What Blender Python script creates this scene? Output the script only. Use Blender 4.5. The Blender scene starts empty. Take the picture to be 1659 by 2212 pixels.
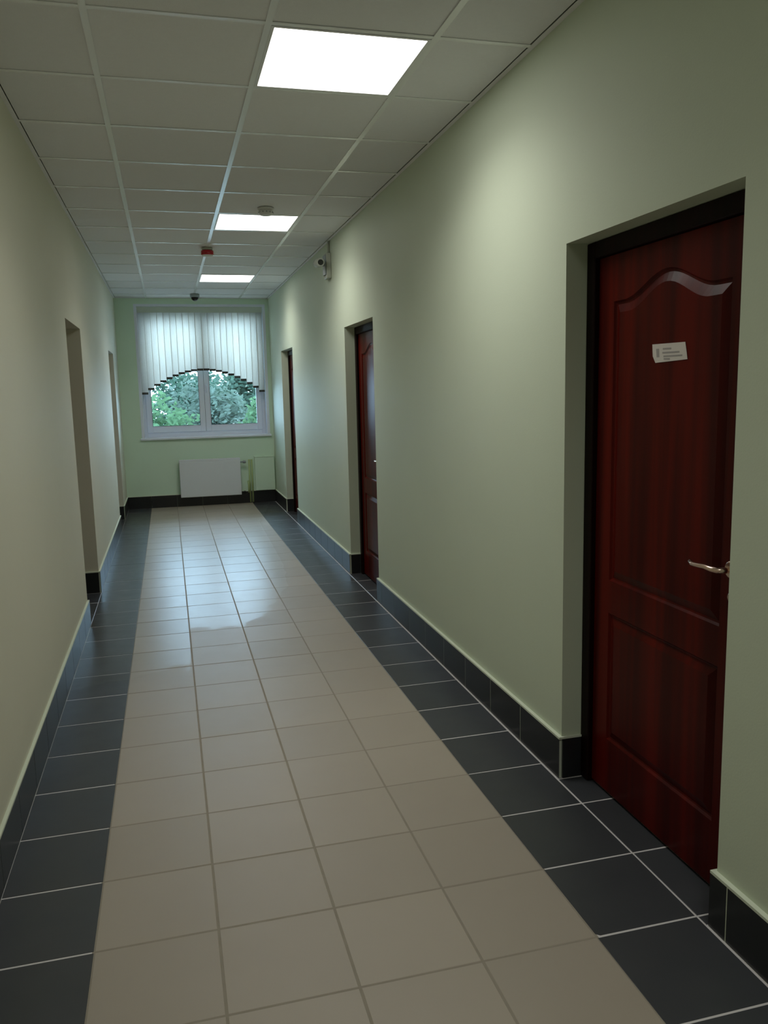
import bpy, bmesh, math, random
from mathutils import Vector, Matrix

random.seed(7)
SC = bpy.context.scene
COL = SC.collection
PI = math.pi

# ------------------------------------------------------------------ camera
F_PX, PITCH, YAW, ROLL = 1756.8, -0.1499, 0.2550, -0.0234
fw = Vector((math.sin(YAW) * math.cos(PITCH), math.cos(YAW) * math.cos(PITCH), math.sin(PITCH)))
rt = Vector((math.cos(YAW), -math.sin(YAW), 0))
up = rt.cross(fw)
rt2 = rt * math.cos(ROLL) + up * math.sin(ROLL)
up2 = up * math.cos(ROLL) - rt * math.sin(ROLL)
cd = bpy.data.cameras.new('camera')
cam = bpy.data.objects.new('camera', cd)
COL.objects.link(cam)
m = Matrix((rt2, up2, -fw)).transposed().to_4x4()
m.translation = Vector((-0.1666, 0.0, 1.5122))
cam.matrix_world = m
cd.sensor_fit = 'HORIZONTAL'
cd.sensor_width = 36.0
cd.lens = 36.0 * F_PX / 1659.0
cd.clip_start = 0.02
SC.camera = cam

# ------------------------------------------------------------------ sky, exposure
LED = 5.5             # radiance of the ceiling panels' diffusers
LED_W = 7.4           # and the beam each panel throws down
SKY = 12.5            # overcast sky
world = bpy.data.worlds.new('overcast_sky')
SC.world = world
world.use_nodes = True
bg = world.node_tree.nodes['Background']
bg.inputs['Color'].default_value = (0.51, 0.76, 1.0, 1)
bg.inputs['Strength'].default_value = SKY
SC.view_settings.view_transform = 'Standard'
SC.view_settings.look = 'None'
SC.view_settings.exposure = 0.0
SC.view_settings.gamma = 1.0
SC.view_settings.use_curve_mapping = False
SC.cycles.use_denoising = True
SC.cycles.max_bounces = 10
SC.cycles.diffuse_bounces = 7
SC.cycles.sample_clamp_indirect = 6.0

# ------------------------------------------------------------------ materials
def mat(name, col=(.5, .5, .5), rough=.5, metal=0.0, spec=.5, noise=0.0, nscale=8.0, bump=0.0, bscale=200.0,
        rnd=0.0, coat=0.0, tint=None):
    M = bpy.data.materials.new(name)
    M.use_nodes = True
    N, L = M.node_tree.nodes, M.node_tree.links
    b = N['Principled BSDF']
    b.inputs['Roughness'].default_value = rough
    b.inputs['Metallic'].default_value = metal
    b.inputs['Specular IOR Level'].default_value = spec
    b.inputs['Coat Weight'].default_value = coat
    b.inputs['Coat Roughness'].default_value = .15
    c2 = tint if tint else tuple(x * (1 - noise) for x in col)
    geo = N.new('ShaderNodeNewGeometry')
    nz = N.new('ShaderNodeTexNoise')
    nz.inputs['Scale'].default_value = nscale
    nz.inputs['Detail'].default_value = 4
    L.new(geo.outputs['Position'], nz.inputs['Vector'])
    mx = N.new('ShaderNodeMix'); mx.data_type = 'RGBA'
    mx.inputs[6].default_value = (*col, 1); mx.inputs[7].default_value = (*c2, 1)
    L.new(nz.outputs['Fac'], mx.inputs[0])
    out = mx.outputs[2]
    if rnd:
        oi = N.new('ShaderNodeObjectInfo')
        mr = N.new('ShaderNodeMapRange')
        mr.inputs['To Min'].default_value = 1 - rnd; mr.inputs['To Max'].default_value = 1 + rnd
        L.new(oi.outputs['Random'], mr.inputs['Value'])
        hs = N.new('ShaderNodeHueSaturation')
        L.new(mr.outputs['Result'], hs.inputs['Value'])
        L.new(out, hs.inputs['Color']); out = hs.outputs['Color']
    L.new(out, b.inputs['Base Color'])
    if bump:
        n2 = N.new('ShaderNodeTexNoise')
        n2.inputs['Scale'].default_value = bscale; n2.inputs['Detail'].default_value = 3
        L.new(geo.outputs['Position'], n2.inputs['Vector'])
        bp = N.new('ShaderNodeBump'); bp.inputs['Strength'].default_value = bump; bp.inputs['Distance'].default_value = .002
        L.new(n2.outputs['Fac'], bp.inputs['Height']); L.new(bp.outputs['Normal'], b.inputs['Normal'])
    return M

def floor_mat(name, col, c2, dry, wet, nscale, rnd):
    """glazed floor tile; a freshly mopped, still damp stretch of the corridor is glossier"""
    M = mat(name, col, dry, tint=c2, nscale=nscale, rnd=rnd)
    N, L = M.node_tree.nodes, M.node_tree.links
    b = N['Principled BSDF']
    b.inputs['Specular IOR Level'].default_value = .55
    geo = N.new('ShaderNodeNewGeometry')
    sep = N.new('ShaderNodeSeparateXYZ'); L.new(geo.outputs['Position'], sep.inputs[0])
    mr = N.new('ShaderNodeMapRange'); mr.inputs['From Min'].default_value = -.5; mr.inputs['From Max'].default_value = 1.3
    L.new(sep.outputs['X'], mr.inputs['Value'])
    cr = N.new('ShaderNodeValToRGB'); cr.color_ramp.interpolation = 'LINEAR'
    e = cr.color_ramp.elements
    def pos(x): return (x + .5) / 1.8
    pts = [(-.5, 4.35), (-.13, 4.5), (-.11, 5.2), (.21, 5.2), (.40, 5.5), (.56, 5.85), (.66, 6.2), (.74, 7.0), (.8, 9.5), (1.3, 12.)]
    e[0].position = pos(pts[0][0]); e[0].color = (pts[0][1] / 12,) * 3 + (1,)
    e[1].position = pos(pts[-1][0]); e[1].color = (pts[-1][1] / 12,) * 3 + (1,)
    for x, y in pts[1:-1]:
        q = e.new(pos(x)); q.color = (y / 12,) * 3 + (1,)
    L.new(mr.outputs[0], cr.inputs[0])
    mul = N.new('ShaderNodeMath'); mul.operation = 'MULTIPLY'; mul.inputs[1].default_value = 12
    L.new(cr.outputs[0], mul.inputs[0])
    nz = N.new('ShaderNodeTexNoise'); nz.inputs['Scale'].default_value = 6; nz.inputs['Detail'].default_value = 3
    L.new(geo.outputs['Position'], nz.inputs['Vector'])
    nm = N.new('ShaderNodeMath'); nm.operation = 'MULTIPLY_ADD'; nm.inputs[1].default_value = .5; nm.inputs[2].default_value = -.25
    L.new(nz.outputs['Fac'], nm.inputs[0])
    ad = N.new('ShaderNodeMath'); ad.operation = 'ADD'; L.new(mul.outputs[0], ad.inputs[0]); L.new(nm.outputs[0], ad.inputs[1])
    su = N.new('ShaderNodeMath'); su.operation = 'SUBTRACT'; L.new(sep.outputs['Y'], su.inputs[0]); L.new(ad.outputs[0], su.inputs[1])
    r2 = N.new('ShaderNodeMapRange'); r2.interpolation_type = 'SMOOTHSTEP'
    r2.inputs['From Min'].default_value = 0; r2.inputs['From Max'].default_value = .07
    r2.inputs['To Min'].default_value = dry; r2.inputs['To Max'].default_value = wet
    L.new(su.outputs[0], r2.inputs['Value'])
    # slight waviness of the glaze and smears in the gloss
    n3 = N.new('ShaderNodeTexNoise'); n3.inputs['Scale'].default_value = 9; n3.inputs['Detail'].default_value = 5
    L.new(geo.outputs['Position'], n3.inputs['Vector'])
    m3 = N.new('ShaderNodeMath'); m3.operation = 'MULTIPLY_ADD'; m3.inputs[1].default_value = .12; m3.inputs[2].default_value = -.06
    L.new(n3.outputs['Fac'], m3.inputs[0])
    a3 = N.new('ShaderNodeMath'); a3.operation = 'ADD'; L.new(r2.outputs[0], a3.inputs[0]); L.new(m3.outputs[0], a3.inputs[1])
    L.new(a3.outputs[0], b.inputs['Roughness'])
    n4 = N.new('ShaderNodeTexNoise'); n4.inputs['Scale'].default_value = 14; n4.inputs['Detail'].default_value = 1
    L.new(geo.outputs['Position'], n4.inputs['Vector'])
    bp = N.new('ShaderNodeBump'); bp.inputs['Strength'].default_value = .12; bp.inputs['Distance'].default_value = .003
    L.new(n4.outputs['Fac'], bp.inputs['Height']); L.new(bp.outputs['Normal'], b.inputs['Normal'])
    return M

def wood_mat(name, c1, c2, rough):
    M = mat(name, c1, rough, coat=.0, spec=.12)
    N, L = M.node_tree.nodes, M.node_tree.links
    b = N['Principled BSDF']
    geo = N.new('ShaderNodeNewGeometry')
    mp = N.new('ShaderNodeMapping'); mp.inputs['Scale'].default_value = (14, 14, .5)
    L.new(geo.outputs['Position'], mp.inputs['Vector'])
    nz = N.new('ShaderNodeTexNoise'); nz.inputs['Scale'].default_value = 1.0; nz.inputs['Detail'].default_value = 6; nz.inputs['Distortion'].default_value = .4
    L.new(mp.outputs[0], nz.inputs['Vector'])
    cr = N.new('ShaderNodeValToRGB')
    cr.color_ramp.elements[0].position = .36; cr.color_ramp.elements[0].color = (*c2, 1)
    cr.color_ramp.elements[1].position = .66; cr.color_ramp.elements[1].color = (*c1, 1)
    L.new(nz.outputs['Fac'], cr.inputs[0])
    L.new(cr.outputs[0], b.inputs['Base Color'])
    return M

def emit_mat(name, col, s):
    M = bpy.data.materials.new(name); M.use_nodes = True
    N, L = M.node_tree.nodes, M.node_tree.links
    N.remove(N['Principled BSDF'])
    e = N.new('ShaderNodeEmission'); e.inputs[0].default_value = (*col, 1); e.inputs[1].default_value = s
    L.new(e.outputs[0], N['Material Output'].inputs[0])
    return M

def glass_mat():
    M = bpy.data.materials.new('window_glass'); M.use_nodes = True
    N, L = M.node_tree.nodes, M.node_tree.links
    N.remove(N['Principled BSDF'])
    t = N.new('ShaderNodeBsdfTransparent'); t.inputs[0].default_value = (.93, .97, .98, 1)
    g = N.new('ShaderNodeBsdfGlossy'); g.inputs['Roughness'].default_value = .02
    fr = N.new('ShaderNodeFresnel'); fr.inputs[0].default_value = 1.45
    mx = N.new('ShaderNodeMixShader')
    L.new(fr.outputs[0], mx.inputs[0]); L.new(t.outputs[0], mx.inputs[1]); L.new(g.outputs[0], mx.inputs[2])
    L.new(mx.outputs[0], N['Material Output'].inputs[0])
    return M

def fabric_mat(name, col, trans, fac=.5):
    M = bpy.data.materials.new(name); M.use_nodes = True
    N, L = M.node_tree.nodes, M.node_tree.links
    N.remove(N['Principled BSDF'])
    geo = N.new('ShaderNodeNewGeometry')
    nz = N.new('ShaderNodeTexNoise'); nz.inputs['Scale'].default_value = 60
    L.new(geo.outputs['Position'], nz.inputs['Vector'])
    oi = N.new('ShaderNodeObjectInfo')
    ad = N.new('ShaderNodeMath'); ad.operation = 'ADD'; L.new(nz.outputs['Fac'], ad.inputs[0]); L.new(oi.outputs['Random'], ad.inputs[1])
    mr = N.new('ShaderNodeMapRange'); mr.inputs['From Max'].default_value = 2
    mr.inputs['To Min'].default_value = .84; mr.inputs['To Max'].default_value = 1.08
    L.new(ad.outputs[0], mr.inputs['Value'])
    hs = N.new('ShaderNodeHueSaturation'); hs.inputs['Color'].default_value = (*trans, 1)
    L.new(mr.outputs[0], hs.inputs['Value'])
    d = N.new('ShaderNodeBsdfDiffuse'); d.inputs[0].default_value = (*col, 1)
    t = N.new('ShaderNodeBsdfTranslucent'); L.new(hs.outputs[0], t.inputs[0])
    mx = N.new('ShaderNodeMixShader'); mx.inputs[0].default_value = fac
    L.new(d.outputs[0], mx.inputs[1]); L.new(t.outputs[0], mx.inputs[2])
    L.new(mx.outputs[0], N['Material Output'].inputs[0])
    return M

M = dict(
    wall_right=mat('green_wall_paint', (.60, .67, .53), .62, spec=.35, noise=.05, nscale=2.5, bump=.15, bscale=160),
    wall_left=mat('yellow_green_wall_paint', (.65, .64, .52), .62, spec=.35, noise=.05, nscale=2.5, bump=.15, bscale=160),
    wall_end=mat('daylit_end_wall_paint', (.66, .82, .66), .6, noise=.05, nscale=2.5, bump=.15, bscale=160),  # wall green lightened, window daylight put into the colour
    captrim=mat('pale_skirting_top', (.68, .74, .60), .5, noise=.06, nscale=20),
    beige=floor_mat('beige_floor_tile', (.38, .335, .272), (.345, .302, .248), .45, .33, 3.0, .05),
    dark=floor_mat('charcoal_floor_tile', (.032, .036, .042), (.044, .047, .052), .40, .32, 7.0, .10),
    skirt=mat('charcoal_skirting_tile', (.020, .022, .024), .30, noise=.3, nscale=9, rnd=.12),
    grout_light=mat('pale_grout', (.62, .60, .60), .8, noise=.1, nscale=30),
    grout_brown=mat('brown_grout', (.32, .285, .23), .85, noise=.25, nscale=20),
    ctile=mat('mineral_fibre_tile', (.82, .82, .85), .9, spec=.2, noise=.05, nscale=60, bump=.5, bscale=260, rnd=.03),
    cgrid=mat('white_grid_steel', (.90, .92, .94), .22, spec=1.0, noise=.02),
    slab=mat('ceiling_void_slab', (.3, .3, .3), .9, noise=.1),
    lamp=emit_mat('lit_diffuser', (1.0, .98, .92), LED),
    lampframe=mat('white_lamp_frame', (.75, .76, .78), .4, noise=.03),
    wood=wood_mat('mahogany_veneer', (.098, .0040, .0012), (.040, .0018, .0008), .34),
    woodframe=wood_mat('shaded_mahogany_frame', (.010, .001, .0008), (.005, .0008, .0006), .5),  # same mahogany as the leaf, recess shade put into the colour
    paper=mat('white_paper', (.66, .62, .58), .7, noise=.05, nscale=40),
    ink=mat('faded_ink', (.36, .34, .33), .8, noise=.1),
    brass=mat('warm_nickel', (.80, .60, .50), .22, metal=1.0, noise=.05),
    pvc=mat('white_window_plastic', (.80, .84, .94), .3, noise=.03),
    gasket=mat('dark_gasket', (.10, .11, .15), .6, noise=.1),
    white=mat('white_painted_plastic', (.72, .73, .72), .4, noise=.03),
    radiator=mat('white_radiator_enamel', (.74, .78, .82), .35, noise=.03),
    pipe=mat('green_painted_pipe', (.42, .52, .24), .45, noise=.08),
    black=mat('black_plastic', (.012, .014, .014), .18, noise=.1),
    greyplastic=mat('grey_plastic', (.30, .34, .35), .4, noise=.05),
    bracket=mat('grey_green_box', (.42, .44, .38), .5, noise=.05),
    red=mat('red_plastic', (.42, .01, .02), .25, noise=.1),
    glass=glass_mat(),
    vane=fabric_mat('blind_fabric', (.80, .80, .72), (.98, .92, .85), .66),
    weight=mat('dark_vane_weight', (.055, .055, .045), .5, noise=.2),
    chain=mat('blind_chain', (.6, .6, .55), .5, noise=.1),
    valance=mat('blind_valance', (.58, .64, .56), .5, noise=.04),
    bark=mat('tree_bark', (.12, .10, .08), .9, noise=.4, nscale=6),
    paving=mat('outdoor_paving', (.50, .50, .46), .95, noise=.35, nscale=.7),  # pale paving, lightened to bounce daylight in onto the ceiling
    road=mat('pale_path', (.56, .56, .53), .9, noise=.1),
    facade=mat('facade_render', (.5, .48, .42), .9, noise=.1),
)
LEAF = [fabric_mat('leaf_' + n, c, t, .35) for n, c, t in (
    ('dark', (.05, .08, .06), (.06, .11, .07)), ('mid', (.065, .10, .065), (.08, .13, .07)),
    ('bright', (.065, .115, .06), (.09, .15, .07)), ('grey', (.085, .11, .09), (.09, .125, .085)))]

# ------------------------------------------------------------------ helpers
class MB:
    """collects shapes into one bmesh"""
    def __init__(s):
        s.b = bmesh.new()
    def box(s, x0, x1, y0, y1, z0, z1, mi=0, bev=0.0):
        v = [s.b.verts.new(p) for p in ((x0, y0, z0), (x1, y0, z0), (x1, y1, z0), (x0, y1, z0), (x0, y0, z1), (x1, y0, z1), (x1, y1, z1), (x0, y1, z1))]
        fs = [s.b.faces.new([v[i] for i in q]) for q in ((3, 2, 1, 0), (4, 5, 6, 7), (0, 1, 5, 4), (1, 2, 6, 5), (2, 3, 7, 6), (3, 0, 4, 7))]
        for f in fs: f.material_index = mi
        if bev:
            es = list({e for f in fs for e in f.edges})
            r = bmesh.ops.bevel(s.b, geom=es, offset=bev, segments=1, affect='EDGES', profile=.5)
            for f in r['faces']: f.material_index = mi
        return s
    def poly(s, pts, mi=0):
        f = s.b.faces.new([s.b.verts.new(p) for p in pts]); f.material_index = mi
        return s
    def prism(s, pts, vec, mi=0):
        """closed outline pts extruded by vec"""
        a = [s.b.verts.new(p) for p in pts]; q = [s.b.verts.new(Vector(p) + Vector(vec)) for p in pts]
        n = len(pts)
        fs = [s.b.faces.new(a), s.b.faces.new(q[::-1])]
        for i in range(n): fs.append(s.b.faces.new((a[(i + 1) % n], a[i], q[i], q[(i + 1) % n])))
        for f in fs: f.material_index = mi
        bmesh.ops.recalc_face_normals(s.b, faces=fs)
        return s
    def lathe(s, c, prof, n=24, mi=0, axis='Z'):
        """profile of (radius, height) about a point c"""
        c = Vector(c); rings = []
        for r, h in prof:
            ring = []
            for k in range(n):
                a = 2 * PI * k / n
                p = Vector((r * math.cos(a), r * math.sin(a), h))
                if axis == 'X': p = Vector((p.z, p.x, p.y))
                elif axis == 'Y': p = Vector((p.y, p.z, p.x))
                ring.append(s.b.verts.new(c + p))
            rings.append(ring)
        fs = []
        for A, B in zip(rings, rings[1:]):
            for k in range(n): fs.append(s.b.faces.new((A[k], A[(k + 1) % n], B[(k + 1) % n], B[k])))
        fs.append(s.b.faces.new(rings[0][::-1])); fs.append(s.b.faces.new(rings[-1]))
        for f in fs: f.material_index = mi; f.smooth = True
        fs[-1].smooth = fs[-2].smooth = False
        bmesh.ops.recalc_face_normals(s.b, faces=fs)
        return s
    def tube(s, pts, rad, n=10, mi=0):
        pts = [Vector(p) for p in pts]
        rad = rad if isinstance(rad, (list, tuple)) else [rad] * len(pts)
        rings = []; ref = None
        for i, p in enumerate(pts):
            t = (pts[min(i + 1, len(pts) - 1)] - pts[max(i - 1, 0)]).normalized()
            if ref is None:
                ref = Vector((0, 0, 1)) if abs(t.z) < .9 else Vector((1, 0, 0))
            a = t.cross(ref).normalized(); b2 = a.cross(t).normalized(); ref = b2
            rings.append([s.b.verts.new(p + (a * math.cos(2 * PI * k / n) + b2 * math.sin(2 * PI * k / n)) * rad[i]) for k in range(n)])
        fs = []
        for A, B in zip(rings, rings[1:]):
            for k in range(n): fs.append(s.b.faces.new((A[k], A[(k + 1) % n], B[(k + 1) % n], B[k])))
        for f in fs: f.smooth = True
        fs.append(s.b.faces.new(rings[0][::-1])); fs.append(s.b.faces.new(rings[-1]))
        for f in fs: f.material_index = mi
        bmesh.ops.recalc_face_normals(s.b, faces=fs)
        return s
    def build(s, name, mats, parent=None, loc=None):
        me = bpy.data.meshes.new(name)
        s.b.to_mesh(me); s.b.free()
        for q in (mats if isinstance(mats, (list, tuple)) else [mats]): me.materials.append(q)
        return link(name, me, parent, loc)

def link(name, me, parent=None, loc=None):
    o = bpy.data.objects.new(name, me)
    COL.objects.link(o)
    if parent: o.parent = parent
    if loc: o.location = loc
    return o

def tag(o, label, cat, group=None, kind=None):
    o['label'] = label; o['category'] = cat
    if group: o['group'] = group
    if kind: o['kind'] = kind
    return o

def empty(name, loc=(0, 0, 0)):
    o = bpy.data.objects.new(name, None)
    COL.objects.link(o); o.location = loc; o.empty_display_size = .1
    return o

# ------------------------------------------------------------------ dimensions
WL, WR = -.760, 1.230          # wall faces
SKL, SKR = -.748, 1.2145       # skirting faces
YB, YE = -3.3, 11.29           # corridor ends
H = 2.753
T = .3359; Y0 = 1.5032         # tile pitch, one cross joint
XL, XR = -.4516, .8923         # edges of the beige band
J = .006                       # joint width
SKH = .160                     # skirting tile height
DOORH = 2.005
#          side, y0, y1
DOORS = [('right', 1.785, 2.715), ('right', 5.545, 6.475), ('right', 9.285, 10.215), ('left', 5.600, 6.530), ('left', 9.560, 10.400)]
REC = {'right': .080, 'left': .250}
GX = [-.355, .245, .845]       # ceiling runners
GY0, GP = 2.982, .607
ROWS = [YB] + [GY0 + GP * k for k in range(-10, 14)] + [YE]

# ------------------------------------------------------------------ walls
def side_wall(side):
    x = WR if side == 'right' else WL
    sg = 1 if side == 'right' else -1
    pts = [(x, YB, -.05)]
    for s_, a, b in DOORS:
        if s_ == side: pts += [(x, a, -.05), (x, a, DOORH), (x, b, DOORH), (x, b, -.05)]
    pts += [(x, YE + .35, -.05), (x, YE + .35, H + .1), (x, YB, H + .1)]
    mb = MB().prism(pts, (sg * (REC[side] + .10), 0, 0))
    k = REC[side] + .10
    a, b = (x + k, x + k + .06) if sg > 0 else (x - k - .06, x - k)
    mb.box(a, b, YB, YE + .35, -.05, H + .1)
    o = mb.build('wall_' + side, M['wall_' + side])
    return o
tag(side_wall('right'), 'long pale green painted wall with the nearest mahogany door in it', 'wall', kind='structure')
tag(side_wall('left'), 'long yellowish green painted wall facing the near mahogany door', 'wall', kind='structure')

WX0, WX1, WZ0, WZ1 = -.490, 1.150, .935, 2.650
mb = MB()
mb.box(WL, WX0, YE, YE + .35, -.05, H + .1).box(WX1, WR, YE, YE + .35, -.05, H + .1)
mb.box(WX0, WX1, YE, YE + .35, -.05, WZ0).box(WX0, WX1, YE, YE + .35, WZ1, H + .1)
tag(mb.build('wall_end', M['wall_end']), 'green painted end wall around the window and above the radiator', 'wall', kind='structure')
tag(MB().box(WL - .4, WR + .2, YB - .2, YB, -.05, H + .1).build('wall_back', M['wall_right']), 'plain green wall closing the corridor behind the viewer', 'wall', kind='structure')

# ------------------------------------------------------------------ floor
mb = MB()
BZ = -.0010
mb.box(WL - .40, XL - .006, YB, YE, -.06, BZ, 0).box(XL - .006, XR + .006, YB, YE, -.06, BZ, 1).box(XR + .006, WR + .24, YB, YE, -.06, BZ, 0)
floor = mb.build('floor', [M['grout_light'], M['grout_brown']])
tag(floor, 'tiled corridor floor with a beige band between two charcoal strips', 'floor', kind='structure')

def tile_mesh(name, lx, ly, mt, ch=.0015, th=.007):
    """tile of lx by ly, centred, its top at z = 0 with a chamfered rim"""
    mb = MB(); hx, hy = lx / 2, ly / 2
    lo = [(-hx, -hy, -th), (hx, -hy, -th), (hx, hy, -th), (-hx, hy, -th)]
    mid = [(x, y, -ch * .7) for x, y, _ in lo]
    top = [((hx - ch) * (1 if x > 0 else -1), (hy - ch) * (1 if y > 0 else -1), 0) for x, y, _ in lo]
    R = [[mb.b.verts.new(p) for p in r] for r in (lo, mid, top)]
    for A, B in zip(R, R[1:]):
        for k in range(4): mb.b.faces.new((A[k], A[(k + 1) % 4], B[(k + 1) % 4], B[k]))
    mb.b.faces.new(R[2])
    me = bpy.data.meshes.new(name); mb.b.to_mesh(me); mb.b.free(); me.materials.append(mt)
    return me

_cache = {}
def add_tile(parent, x0, x1, y0, y1, mt, key):
    lx, ly = round(x1 - x0, 4), round(y1 - y0, 4)
    k = (lx, ly, key)
    if k not in _cache: _cache[k] = tile_mesh('tile', lx, ly, mt)
    o = link('tile', _cache[k], parent, ((x0 + x1) / 2, (y0 + y1) / 2, random.uniform(-.0004, .0002)))
    o.rotation_euler = (random.gauss(0, .0012), random.gauss(0, .0012), 0)
    return o

n0 = math.ceil((YB - Y0) / T); n1 = math.floor((YE - .012 - Y0) / T)
ys = [YB] + [Y0 + n * T for n in range(n0, n1 + 1)] + [YE - .012]
for a, b in zip(ys, ys[1:]):
    if b - a < .03: continue
    ya, yb = a + J / 2, b - J / 2
    add_tile(floor, SKL + .0005, XL - .0015, ya, yb, M['dark'], 'd')
    for c in range(4):
        add_tile(floor, XL + c * T + (.0015 if c == 0 else J / 2), XL + (c + 1) * T - (.0015 if c == 3 else J / 2), ya, yb, M['beige'], 'b')
    add_tile(floor, XR + .0015, 1.2072, ya, yb, M['dark'], 'd')
for side, a, b in DOORS:      # thresholds: cut charcoal tiles run on into the door recess
    x0, x1 = (1.2125, WR + REC['right'] + .030) if side == 'right' else (WL - REC['left'] - .030, SKL - .001)
    cuts = [a + .011] + [y for y in ys if a + .03 < y < b - .03] + [b - .011]
    for p, q in zip(cuts, cuts[1:]):
        add_tile(floor, x0, x1, p + J / 2, q - J / 2, M['dark'], 'd')

# ------------------------------------------------------------------ skirting
def skirting_piece(parent, x0, x1, y0, y1):
    lx, ly = round(abs(x1 - x0), 4), round(abs(y1 - y0), 4)
    k = ('s', lx, ly)
    if k not in _cache:
        mb = MB().box(-lx / 2, lx / 2, -ly / 2, ly / 2, 0, SKH, bev=.0004)
        me = bpy.data.meshes.new('tile'); mb.b.to_mesh(me); mb.b.free(); me.materials.append(M['skirt'])
        _cache[k] = me
    return link('tile', _cache[k], parent, ((x0 + x1) / 2, (y0 + y1) / 2, .001))

def runs(side):
    y = YB; out = []
    for s_, a, b in sorted(DOORS, key=lambda d: d[1]):
        if s_ == side: out.append((y, a)); y = b
    out.append((y, YE)); return out

for side in ('right', 'left'):
    sg = 1 if side == 'right' else -1
    wx, sx = (WR, SKR) if sg > 0 else (WL, SKL)
    mid = sx + sg * .0011
    mb = MB()
    for a, b in runs(side):       # mortar bed and the pale painted top edge
        mb.box(min(mid, wx), max(mid, wx), a, b, 0, SKH)
        mb.box(min(sx, wx), max(sx, wx), a - (.010 if a > YB else 0), b + (.010 if b < YE else 0), SKH + .001, SKH + .009)
    for s_, a, b in DOORS:
        if s_ == side:
            dx = wx + sg * REC[side]
            for ya, yb in ((a, a + .010), (b - .010, b)):
                mb.box(min(wx, dx), max(wx, dx), ya, yb, SKH + .001, SKH + .009)
    base = mb.build('baseboard_' + side, M['captrim'])
    tag(base, 'charcoal tile skirting along the ' + ('green wall with the paper notice door, pale top edge' if sg > 0 else 'yellowish wall opposite the near door, pale top edge'), 'skirting', kind='structure')
    off = .22 if sg > 0 else .05
    for a, b in runs(side):
        cuts = [a] + [Y0 + off + n * T for n in range(-16, 34) if a + .04 < Y0 + off + n * T < b - .04] + [b]
        for p, q in zip(cuts, cuts[1:]):
            skirting_piece(base, sx, mid, p + (.0024 if p > a else -.010 * (a > YB)), q - (.0024 if q < b else -.010 * (b < YE)))
    for s_, a, b in DOORS:
        if s_ == side:
            dx = wx + sg * REC[side]
            for ya, yb in ((a, a + .010), (b - .010, b)):
                skirting_piece(base, wx + sg * .001, dx - sg * .002, ya, yb)
mb = MB().box(SKL, SKR, YE - .012, YE, SKH + .001, SKH + .008)
base = mb.build('baseboard_end', M['captrim'])
tag(base, 'charcoal tile skirting under the radiator on the end wall', 'skirting', kind='structure')
xs = [SKL] + [XL + k * T for k in range(0, 5)] + [SKR]
for a, b in zip(xs, xs[1:]):
    skirting_piece(base, a + .0015, b - .0015, YE - .012, YE - .001)

# ------------------------------------------------------------------ ceiling
LIGHT_ROWS = [0, 5, 10, -5]
ceil = MB().box(WL - .4, WR + .2, YB - .2, YE + .3, H + .06, H + .12).build('ceiling', M['slab'])
tag(ceil, 'suspended ceiling of pale mineral tiles in a white metal grid', 'ceiling', kind='structure')
cols = [WL + .020] + GX + [WR - .020]
lightcells = {round(GY0 + GP * k, 3) for k in LIGHT_ROWS}
for a, b in zip(ROWS, ROWS[1:]):
    if b - a < .05: continue
    for c in range(4):
        if c == 2 and round(a, 3) in lightcells: continue
        x0, x1 = cols[c], cols[c + 1]
        lx, ly = round(x1 - x0 - .006, 4), round(b - a - .006, 4)
        k = ('c', lx, ly)
        if k not in _cache:
            mb = MB().box(-lx / 2, lx / 2, -ly / 2, ly / 2, 0, .014, bev=.001)
            me = bpy.data.meshes.new('ceiling_tile'); mb.b.to_mesh(me); mb.b.free(); me.materials.append(M['ctile'])
            _cache[k] = me
        link('ceiling_tile', _cache[k], ceil, ((x0 + x1) / 2, (a + b) / 2, H + .0035 + random.uniform(0, .001)))
for x in GX:
    MB().box(x - .012, x + .012, YB, YE - .02, H, H + .003).box(x - .0015, x + .0015, YB, YE, H + .003, H + .035).build('grid_runner', M['cgrid'], ceil)
for y in ROWS[1:-1]:
    for c in range(4):
        x0 = cols[c] + (.012 if c else 0); x1 = cols[c + 1] - (.012 if c < 3 else 0)
        k = ('g', round(x1 - x0, 4))
        if k not in _cache:
            l = (x1 - x0) / 2
            mb = MB().box(-l, l, -.011, .011, .0004, .003).box(-l, l, -.001, .001, .003, .03)
            me = bpy.data.meshes.new('grid_crossbar'); mb.b.to_mesh(me); mb.b.free(); me.materials.append(M['cgrid'])
            _cache[k] = me
        link('grid_crossbar', _cache[k], ceil, ((x0 + x1) / 2, y, H))
for x0, x1, y0, y1 in ((WL, WL + .02, YB, YE), (WR - .02, WR, YB, YE), (WL + .02, WR - .02, YE - .02, YE)):
    MB().box(x0, x1, y0, y1, H - .0005, H + .0025).build('wall_angle', M['ctile'], ceil)

# ------------------------------------------------------------------ ceiling lights
def ceiling_light(k, label):
    y = GY0 + GP * k; x = GX[1]; cx, cy = x + .30, y + GP / 2
    t = empty('ceiling_light', (cx, cy, H))
    mb = MB(); a, i = .289, .277
    for s in (-1, 1):
        mb.box(-a, a, min(s * a, s * i), max(s * a, s * i), -.001, .012)
        mb.box(min(s * a, s * i), max(s * a, s * i), -i, i, -.001, .012)
    mb.box(-a, a, -a, a, .014, .030)
    mb.build('lamp_frame', M['lampframe'], t)
    MB().box(-i, i, -i, i, .003, .008).build('diffuser', M['lamp'], t)
    ld = bpy.data.lights.new('panel_beam', 'AREA')
    ld.shape = 'SQUARE'; ld.size = .54; ld.energy = LED_W; ld.color = (1.0, .98, .92); ld.spread = math.radians(136)
    lo = bpy.data.objects.new('panel_beam', ld); COL.objects.link(lo); lo.parent = t; lo.location = (0, 0, -.002)
    tag(t, label, 'light', 'square ceiling lights')
ceiling_light(0, 'largest lit square ceiling panel, nearest in the row')
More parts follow.
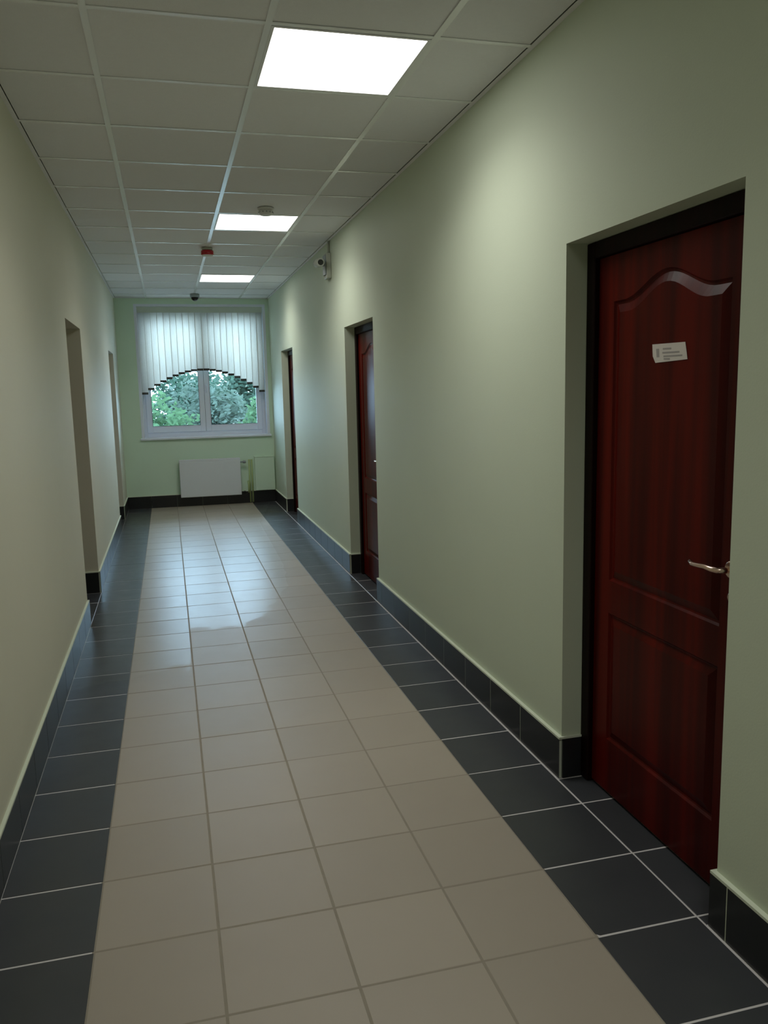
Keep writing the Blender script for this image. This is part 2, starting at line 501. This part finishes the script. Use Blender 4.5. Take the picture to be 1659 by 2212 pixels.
ceiling_light(5, 'middle lit square ceiling panel, just beyond the smoke detector')
ceiling_light(10, 'farthest lit ceiling panel, nearest to the end window')
ceiling_light(-5, 'lit square ceiling panel overhead behind the viewer')

# ------------------------------------------------------------------ doors
def panel_loops(y0, y1, z0, zt, arch, n=24):
    """outline loops of a moulded door panel on the plane u = y, v = z"""
    def outline(d):
        a, b, lo = y0 + d, y1 - d, z0 + d
        pts = [(a, lo), (b, lo)]
        for i in range(n + 1):
            s = 1 - 2 * i / n
            e = min(1, abs(s) / .80)
            pts.append(((a + b) / 2 + s * (b - a) / 2, zt - d + arch * .5 * (1 + math.cos(PI * e))))
        return pts
    return outline

def door(idx, side, a, b, label, sign=False):
    sg = 1 if side == 'right' else -1
    wx = WR if sg > 0 else WL
    fx = wx + sg * REC[side]
    # local frame: u across the opening (world y), d = depth into the wall
    X = lambda d: fx + sg * d
    t = empty('door_%d' % idx, (fx, (a + b) / 2, 0))
    base = Vector((fx, (a + b) / 2, 0))
    def B(mb, *q, **kw):      # box in world coordinates, order independent
        x0, x1, y0, y1, z0, z1 = q
        return mb.box(min(x0, x1) - base.x, max(x0, x1) - base.x, y0 - base.y, y1 - base.y, z0, z1, **kw)
    fwid = .058
    mb = MB()
    B(mb, X(0), X(.09), a + .002, a + fwid, 0, DOORH - .002, bev=.003)
    B(mb, X(0), X(.09), b - fwid, b - .002, 0, DOORH - .002, bev=.003)
    B(mb, X(0), X(.09), a + fwid, b - fwid, DOORH - fwid, DOORH - .002, bev=.003)
    mb.build('door_frame', M['woodframe'], t)
    # leaf
    y0, y1, z0, z1 = a + fwid + .003, b - fwid - .003, .012, DOORH - fwid - .003
    s0 = .100
    up_o = panel_loops(y0 + s0, y1 - s0, .815, 1.790, .068)
    lo_o = panel_loops(y0 + s0, y1 - s0, .215, .695, 0)
    ld = .018
    mb = MB(); bm = mb.b
    V = lambda y, z, d=0: bm.verts.new((X(ld + d) - base.x, y - base.y, z))
    nA = len(up_o(0))
    def face(pts, d=0): bm.faces.new([V(y, z, d) for y, z in pts])
    ya, yb = y0 + s0, y1 - s0
    face([(y0, z0), (ya, z0), (ya, z1), (y0, z1)]); face([(yb, z0), (y1, z0), (y1, z1), (yb, z1)])
    face([(ya, z0), (yb, z0), (yb, .215), (ya, .215)]); face([(ya, .695), (yb, .695), (yb, .815), (ya, .815)])
    top = up_o(0)[2:]
    for (p, q) in zip(top, top[1:]): face([p, q, (q[0], z1), (p[0], z1)])
    prof = [(0, 0), (.006, .007), (.012, .009), (.040, -.001), (.046, 0)]
    for o_ in (up_o, lo_o):
        loops = [[V(y, z, dd) for y, z in o_(di)] for di, dd in prof[:4]]
        n = len(loops[0])
        for A, Bq in zip(loops, loops[1:]):
            for i in range(n): bm.faces.new((A[i], A[(i + 1) % n], Bq[(i + 1) % n], Bq[i]))
    # back and edges
    back = [V(y, z, .04) for y, z in ((y0, z0), (y1, z0), (y1, z1), (y0, z1))]
    frt = [V(y, z, 0) for y, z in ((y0, z0), (y1, z0), (y1, z1), (y0, z1))]
    bm.faces.new(back)
    for i in range(4): bm.faces.new((frt[i], frt[(i + 1) % 4], back[(i + 1) % 4], back[i]))
    bmesh.ops.remove_doubles(bm, verts=bm.verts, dist=1e-5)
    bmesh.ops.recalc_face_normals(bm, faces=bm.faces)
    leaf = mb.build('door_leaf', M['wood'], t)
    for o_ in (up_o, lo_o):      # raised fields
        pts = [(X(ld - .001) - base.x, y - base.y, z) for y, z in o_(.040)]
        MB().prism(pts, (sg * .006, 0, 0)).build('door_panel', M['wood'], leaf)
    # lever handle near the camera side of the leaf
    hy, hz = y0 + .052, .992
    hx = X(ld) - base.x
    mb = MB().lathe((hx, hy - base.y, hz), [(.026, 0), (.026, -sg * .006), (.022, -sg * .009)], 20, axis='X')
    P = [(0, 0, 0), (.030, 0, 0), (.046, .006, 0), (.052, .022, .001), (.053, .050, .003), (.052, .085, 0), (.050, .112, -.002), (.047, .128, .004)]
    mb.tube([(hx - sg * d, hy - base.y + u, hz + w) for d, u, w in P], [.009, .009, .0085, .008, .0075, .007, .007, .006], 10)
    mb.lathe((hx, hy - base.y, hz - .08), [(.014, 0), (.014, -sg * .004), (.010, -sg * .005)], 16, axis='X')
    mb.build('door_handle', M['brass'], leaf)
    tag(t, label, 'door', kind='structure')

door(1, *DOORS[0], 'large near mahogany door with arched panel and taped paper notice')
door(2, *DOORS[1], 'second mahogany door along the green wall, seen as a narrow slice')
door(3, *DOORS[2], 'farthest mahogany door on the green wall, next to the end window')
door(4, *DOORS[3], 'mahogany door sunk in the nearer recess of the yellowish wall')
door(5, *DOORS[4], 'mahogany door sunk in the farther recess of the yellowish wall')

# paper notice taped to the near door
t = empty('paper_notice', (WR + .080 + .018 - .002, 2.222, 1.605))
P = [(0, .092, .027), (0, -.078, .025), (0, -.091, -.026), (0, .073, -.031), (0, .088, -.010)]
MB().prism(P[::-1], (-.0012, 0, 0)).build('sheet', M['paper'], t)
mb = MB()
mb.prism([(-.0014, .070, .012), (-.0014, .055, .012), (-.0014, .052, -.014), (-.0014, .066, -.014)], (-.0002, 0, 0))
for u0, u1, v in ((.034, -.010, .013), (.036, -.052, .001), (.030, -.066, -.010), (.028, -.004, -.018)):
    mb.prism([(-.0014, u0, v), (-.0014, u1, v - .001), (-.0014, u1, v - .006), (-.0014, u0, v - .005)], (-.0002, 0, 0))
mb.build('faded_print', M['ink'], t)
tag(t, 'small crooked white paper notice on the near mahogany door', 'notice')

# ------------------------------------------------------------------ window
win = empty('window_1', (0, YE, 0))
def wb(*q, **k):
    x0, x1, y0, y1, z0, z1 = q
    return MB().box(x0, x1, y0 - YE, y1 - YE, z0, z1, **k)
FY0, FY1 = YE + .19, YE + .26
mb = MB()
def ring(mb, x0, x1, z0, z1, y0, y1, w, wbot=None, bev=.004):
    wbot = wbot or w
    mb.box(x0, x0 + w, y0 - YE, y1 - YE, z0, z1, bev=bev); mb.box(x1 - w, x1, y0 - YE, y1 - YE, z0, z1, bev=bev)
    mb.box(x0 + w, x1 - w, y0 - YE, y1 - YE, z0, z0 + wbot, bev=bev); mb.box(x0 + w, x1 - w, y0 - YE, y1 - YE, z1 - w, z1, bev=bev)
xm = (WX0 + WX1) / 2
ring(mb, WX0, WX1, WZ0, WZ1, FY0 + .015, FY1, .055, .075)
mb.build('window_frame', M['pvc'], win)
for x0, x1 in ((WX0 + .045, xm - .002), (xm + .002, WX1 - .045)):
    mb = MB(); ring(mb, x0, x1, WZ0 + .062, WZ1 - .045, FY0, FY0 + .055, .072, .088)
    sash = mb.build('sash', M['pvc'], win)
    g = wb(x0 + .070, x1 - .070, FY0 + .024, FY0 + .030, WZ0 + .148, WZ1 - .115).build('pane', M['glass'], sash)
    mb = MB(); ring(mb, x0 + .070, x1 - .070, WZ0 + .148, WZ1 - .115, FY0 - .001, FY0 + .003, .005, bev=0)
    mb.build('gasket', M['gasket'], sash)
mb = MB().box(xm + .018, xm + .046, FY0 - .010 - YE, FY0 - YE, 1.60, 1.66, bev=.003)
mb.tube([(xm + .032, FY0 - .010 - YE, 1.63), (xm + .032, FY0 - .035 - YE, 1.63), (xm + .032, FY0 - .042 - YE, 1.615), (xm + .032, FY0 - .042 - YE, 1.52)], .009, 8)
mb.build('window_handle', M['pvc'], win)
wb(xm - .002, xm + .002, FY0 + .004, FY0 + .03, WZ0 + .065, WZ1 - .05).build('meeting_joint', M['gasket'], win)
wb(WX0 - .045, WX1 + .045, YE - .035, FY0 + .014, WZ0 - .024, WZ0 + .004, bev=.004).build('window_sill', M['pvc'], win)
mb = MB()
mb.box(WX0 - .030, WX0 + .004, -.006, .188, WZ0 + .005, WZ1 + .028).box(WX1 - .004, WX1 + .030, -.006, .188, WZ0 + .005, WZ1 + .028)
mb.box(WX0 + .004, WX1 - .004, -.006, .188, WZ1 - .004, WZ1 + .028)
mb.build('window_reveal_trim', M['pvc'], win)
tag(win, 'white two-sash window at the end of the corridor', 'window', kind='structure')

# vertical blind with an arched lower edge
bl = empty('vertical_blind', (xm, YE + .032, WZ1))
BX0, BX1 = WX0 + .008, WX1 - .012
NV = 20; pw = (BX1 - BX0) / NV
MB().box(BX0 - xm, BX1 - xm, -.022, .022, -.050, -.006, bev=.003).build('headrail', M['valance'], bl)
MB().box(BX0 - xm, BX1 - xm, -.034, -.030, -.080, -.006).build('valance', M['valance'], bl)
ZC, ZS = 1.817, 1.515
for i in range(NV):
    u = (i + .5) / NV * 2 - 1
    cx = BX0 + (i + .5) * pw
    zb = ZC - (ZC - ZS) * (abs(u) / .95) ** 1.9
    L_ = WZ1 - .055 - zb
    w = .089 / 2
    mb = MB(); bm = mb.b
    nseg = 6
    f0 = []
    for zz in (0, -L_):
        f0.append([bm.verts.new((-w + 2 * w * k / nseg, .004 * math.cos(PI * (k / nseg - .5)), zz)) for k in range(nseg + 1)])
    for k in range(nseg): f = bm.faces.new((f0[0][k], f0[1][k], f0[1][k + 1], f0[0][k + 1])); f.smooth = True
    v = mb.build('vane', M['vane'], bl, (cx - xm, 0, -.055))
    v.rotation_euler = (0, 0, math.radians(17 + random.uniform(-3, 3)))
    sd = v.modifiers.new('cloth_thickness', 'SOLIDIFY'); sd.thickness = .0006
    wt = MB().box(-w * .92, w * .92, -.004, .008, -L_ - .002, -L_ + .026, bev=.002).build('bottom_weight', M['weight'], v)
tag(bl, 'white vertical blind with arched lower edge hanging in the window', 'blind')

# ------------------------------------------------------------------ radiator, pipes, boxing
rad = empty('radiator', (.340, YE - .07, .13))
RW, RH = .405, .475
mb = MB().box(-RW, RW, -.045, -.030, 0, RH, bev=.006).box(-RW, RW, .015, .030, 0, RH, bev=.006)
mb.build('body', M['radiator'], rad)
mb = MB().box(-RW + .002, RW - .002, -.044, -.038, RH + .001, RH + .030, bev=.002).box(-RW + .002, RW - .002, .022, .028, RH + .001, RH + .030, bev=.002)
for k in range(26):
    x = -RW + .012 + k * (2 * RW - .024) / 25
    mb.box(x - .004, x + .004, -.038, .022, RH + .020, RH + .028)
mb.build('top_grille', M['radiator'], rad)
for s in (-1, 1):
    MB().box(min(s * RW, s * (RW - .012)), max(s * RW, s * (RW - .012)), -.029, .014, 0, RH + .02).build('side_cover', M['radiator'], rad)
for s in (-1, 1): MB().box(s * .28 - .015, s * .28 + .015, .031, .070, .06, .40).build('wall_bracket', M['radiator'], rad)
MB().tube([(RW - .001, -.005, RH - .03), (RW + .035, -.005, RH - .03)], .010, 10).lathe((RW + .036, -.005, RH - .03), [(.016, 0), (.020, .006), (.020, .034), (.014, .042)], 16, axis='X').build('valve', M['greyplastic'], rad)
MB().tube([(RW - .001, -.005, .03), (RW + .045, -.005, .03)], .012, 10).lathe((RW + .030, -.005, .03), [(.017, 0), (.017, .028)], 12, axis='X').build('return_valve', M['black'], rad)
tag(rad, 'white panel radiator under the window on the end wall', 'radiator')
pp = empty('heating_pipe', (0, YE, 0))
mb = MB().tube([(.846, -.075, .15), (.846, -.075, .24), (.846, -.070, .27), (.846, -.012, .30)], .011, 10)
mb.build('lower_pipe', M['pipe'], pp)
MB().tube([(.870, -.022, .01), (.870, -.022, .60)], .012, 10).build('riser', M['pipe'], pp)
MB().tube([(.905, -.022, .01), (.905, -.022, .60)], .012, 10).build('riser', M['pipe'], pp)
tag(pp, 'green painted heating pipes between the radiator and the corner boxing', 'pipes')
bx = empty('pipe_boxing', (1.08, YE, .17))
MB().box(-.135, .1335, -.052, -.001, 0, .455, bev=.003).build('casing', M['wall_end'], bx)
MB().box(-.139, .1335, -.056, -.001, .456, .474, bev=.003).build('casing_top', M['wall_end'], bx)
tag(bx, 'low green boxing in the corner beyond the radiator', 'boxing')

# ------------------------------------------------------------------ ceiling and wall devices
t = empty('smoke_detector', (.562, 5.81, H))
MB().lathe((0, 0, 0), [(.056, 0), (.056, -.012), (.052, -.015)], 28).build('base', M['white'], t)
MB().lathe((0, 0, -.015), [(.046, 0), (.050, -.008), (.048, -.022), (.038, -.032), (.012, -.035)], 28).build('sensing_head', M['white'], t)
mb = MB()
for k in range(12):
    a = 2 * PI * k / 12
    mb.box(.0485 * math.cos(a) - .004, .0485 * math.cos(a) + .004, .0485 * math.sin(a) - .004, .0485 * math.sin(a) + .004, -.034, -.026)
mb.build('sensor_slots', M['greyplastic'], t)
tag(t, 'round white smoke detector on a ceiling tile before the middle light', 'smoke detector')

t = empty('alarm_sounder', (GX[1], 7.42, H))
MB().lathe((0, 0, 0), [(.046, 0), (.046, -.018), (.040, -.022)], 24).build('base', M['bracket'], t)
MB().lathe((0, 0, -.022), [(.040, 0), (.053, -.004), (.054, -.034), (.050, -.040)], 28).build('red_housing', M['red'], t)
MB().lathe((0, 0, -.062), [(.050, 0), (.046, -.008), (.020, -.014)], 24).build('lens', M['white'], t)
tag(t, 'red round alarm sounder under the ceiling grid beyond the middle light', 'alarm')

t = empty('dome_camera', (.248, 10.80, H))
MB().lathe((0, 0, 0), [(.055, 0), (.058, -.006), (.058, -.034), (.050, -.042)], 28).build('base', M['greyplastic'], t)
MB().lathe((0, 0, -.042), [(.046, 0), (.044, -.018), (.034, -.034), (.018, -.043), (.004, -.046)], 28).build('dome', M['black'], t)
tag(t, 'small dark dome camera on the ceiling in front of the window', 'camera')

t = empty('wall_camera', (WR, 6.98, 2.55))
MB().box(-.040, -.001, -.065, .065, -.105, .100, bev=.004).build('junction_box', M['bracket'], t)
MB().tube([(-.012, -.02, .101), (-.012, -.02, H - 2.55 - .002)], .009, 10).build('conduit', M['bracket'], t)
MB().box(-.052, -.041, -.050, .050, -.075, .085, bev=.002).build('box_lid', M['greyplastic'], t)
MB().tube([(-.053, 0, .01), (-.080, 0, .01), (-.095, -.01, .012)], .011, 10).build('arm', M['white'], t)
c = MB().tube([(-.098, .055, .030), (-.100, -.085, .016)], .036, 20).tube([(-.100, -.086, .016), (-.1005, -.120, .0125)], [.036, .033], 20).build('camera_body', M['bracket'], t)
MB().tube([(-.1005, -.1195, .0125), (-.1006, -.1225, .012)], .023, 18).build('lens', M['black'], c)
tag(t, 'small pale grey camera with black lens on the green wall near the ceiling', 'camera')

# ------------------------------------------------------------------ outdoors
GZ = -4.2
tag(MB().box(-40, 45, YE + 1.2, 120, GZ - .2, GZ).build('ground', M['paving']), 'pale ground below the window', 'ground', kind='structure')
tag(MB().box(-40, 45, 27, 30, GZ + .001, GZ + .02).build('footpath', M['road']), 'pale footpath crossing the ground below the window', 'path', kind='structure')

def tree(name, x, y, top, rx, rz, leaf, n, size, label, seed):
    rg = random.Random(seed)
    t = empty(name, (x, y, GZ))
    hgt = top - GZ
    mb = MB()
    pts = [(0, 0, 0), (.05, .03, hgt * .25), (-.04, .05, hgt * .5), (.05, 0, hgt * .8)]
    mb.tube(pts, [.16, .12, .08, .03], 8)
    for k in range(7):
        a = rg.uniform(0, 2 * PI); z = hgt * rg.uniform(.35, .7)
        mb.tube([(0, 0, z), (math.cos(a) * rx * .4, math.sin(a) * rx * .4, z + .4), (math.cos(a) * rx * .75, math.sin(a) * rx * .75, z + .9)], [.05, .035, .012], 6)
    mb.build('trunk', M['bark'], t)
    vs, fs = [], []
    blobs = [(Vector((rg.uniform(-.6, .6) * rx, rg.uniform(-.6, .6) * rx, hgt - rz + rg.uniform(-.75, .72) * rz)), rg.uniform(.35, .6)) for _ in range(14)]
    blobs.append((Vector((0, 0, hgt - rz * .45)), .42))
    for i in range(n):
        c, br = rg.choice(blobs)
        d = Vector((rg.gauss(0, 1), rg.gauss(0, 1), rg.gauss(0, 1))).normalized()
        p = c + Vector((d.x * rx * br, d.y * rx * br, d.z * rz * br * .8)) * rg.uniform(.55, 1.05)
        s = size * rg.uniform(.6, 1.3)
        ax = Vector((rg.gauss(0, 1), rg.gauss(0, 1), rg.gauss(0, .5))).normalized()
        bx_ = ax.cross(Vector((rg.gauss(0, 1), rg.gauss(0, 1), rg.gauss(0, 1)))).normalized()
        k = len(vs)
        vs += [p - ax * s, p - bx_ * s * .45 + Vector((0, 0, s * .12)), p + ax * s, p + bx_ * s * .45 + Vector((0, 0, s * .12))]
        fs.append((k, k + 1, k + 2, k + 3))
    me = bpy.data.meshes.new('foliage'); me.from_pydata([tuple(v) for v in vs], [], fs); me.materials.append(leaf)
    o = link('foliage', me, t); o['kind'] = 'stuff'
    tag(t, label, 'tree', 'trees outside the window')
tree('leafy_tree', -.9, 24, 1.35, 1.7, 1.9, LEAF[2], 5200, .12, 'bright green bushy tree low in the window corner above the radiator', 1)
tree('leafy_tree', .6, 42, 2.75, 2.4, 2.8, LEAF[0], 5200, .15, 'dark green tree behind the window sash on the yellowish wall side', 2)
tree('leafy_tree', 1.3, 30, 1.95, 1.6, 2.3, LEAF[3], 4200, .13, 'grey green tree beside the middle window joint', 3)
tree('leafy_tree', 3.0, 36, 2.75, 1.7, 2.9, LEAF[0], 4800, .15, 'tall dark tree just past the middle window joint', 4)
tree('leafy_tree', 2.35, 23.5, 1.5, 1.1, 1.9, LEAF[2], 3800, .10, 'bright pale tree at the window edge near the farthest green wall door', 6)
tree('leafy_tree', -3.6, 34, 2.1, 2.4, 2.7, LEAF[1], 4500, .16, 'mid green tree hidden past the yellowish wall edge of the window', 7)
tree('leafy_tree', 7.4, 35, 2.2, 2.4, 2.7, LEAF[3], 4500, .16, 'grey green tree hidden past the green wall edge of the window', 8)
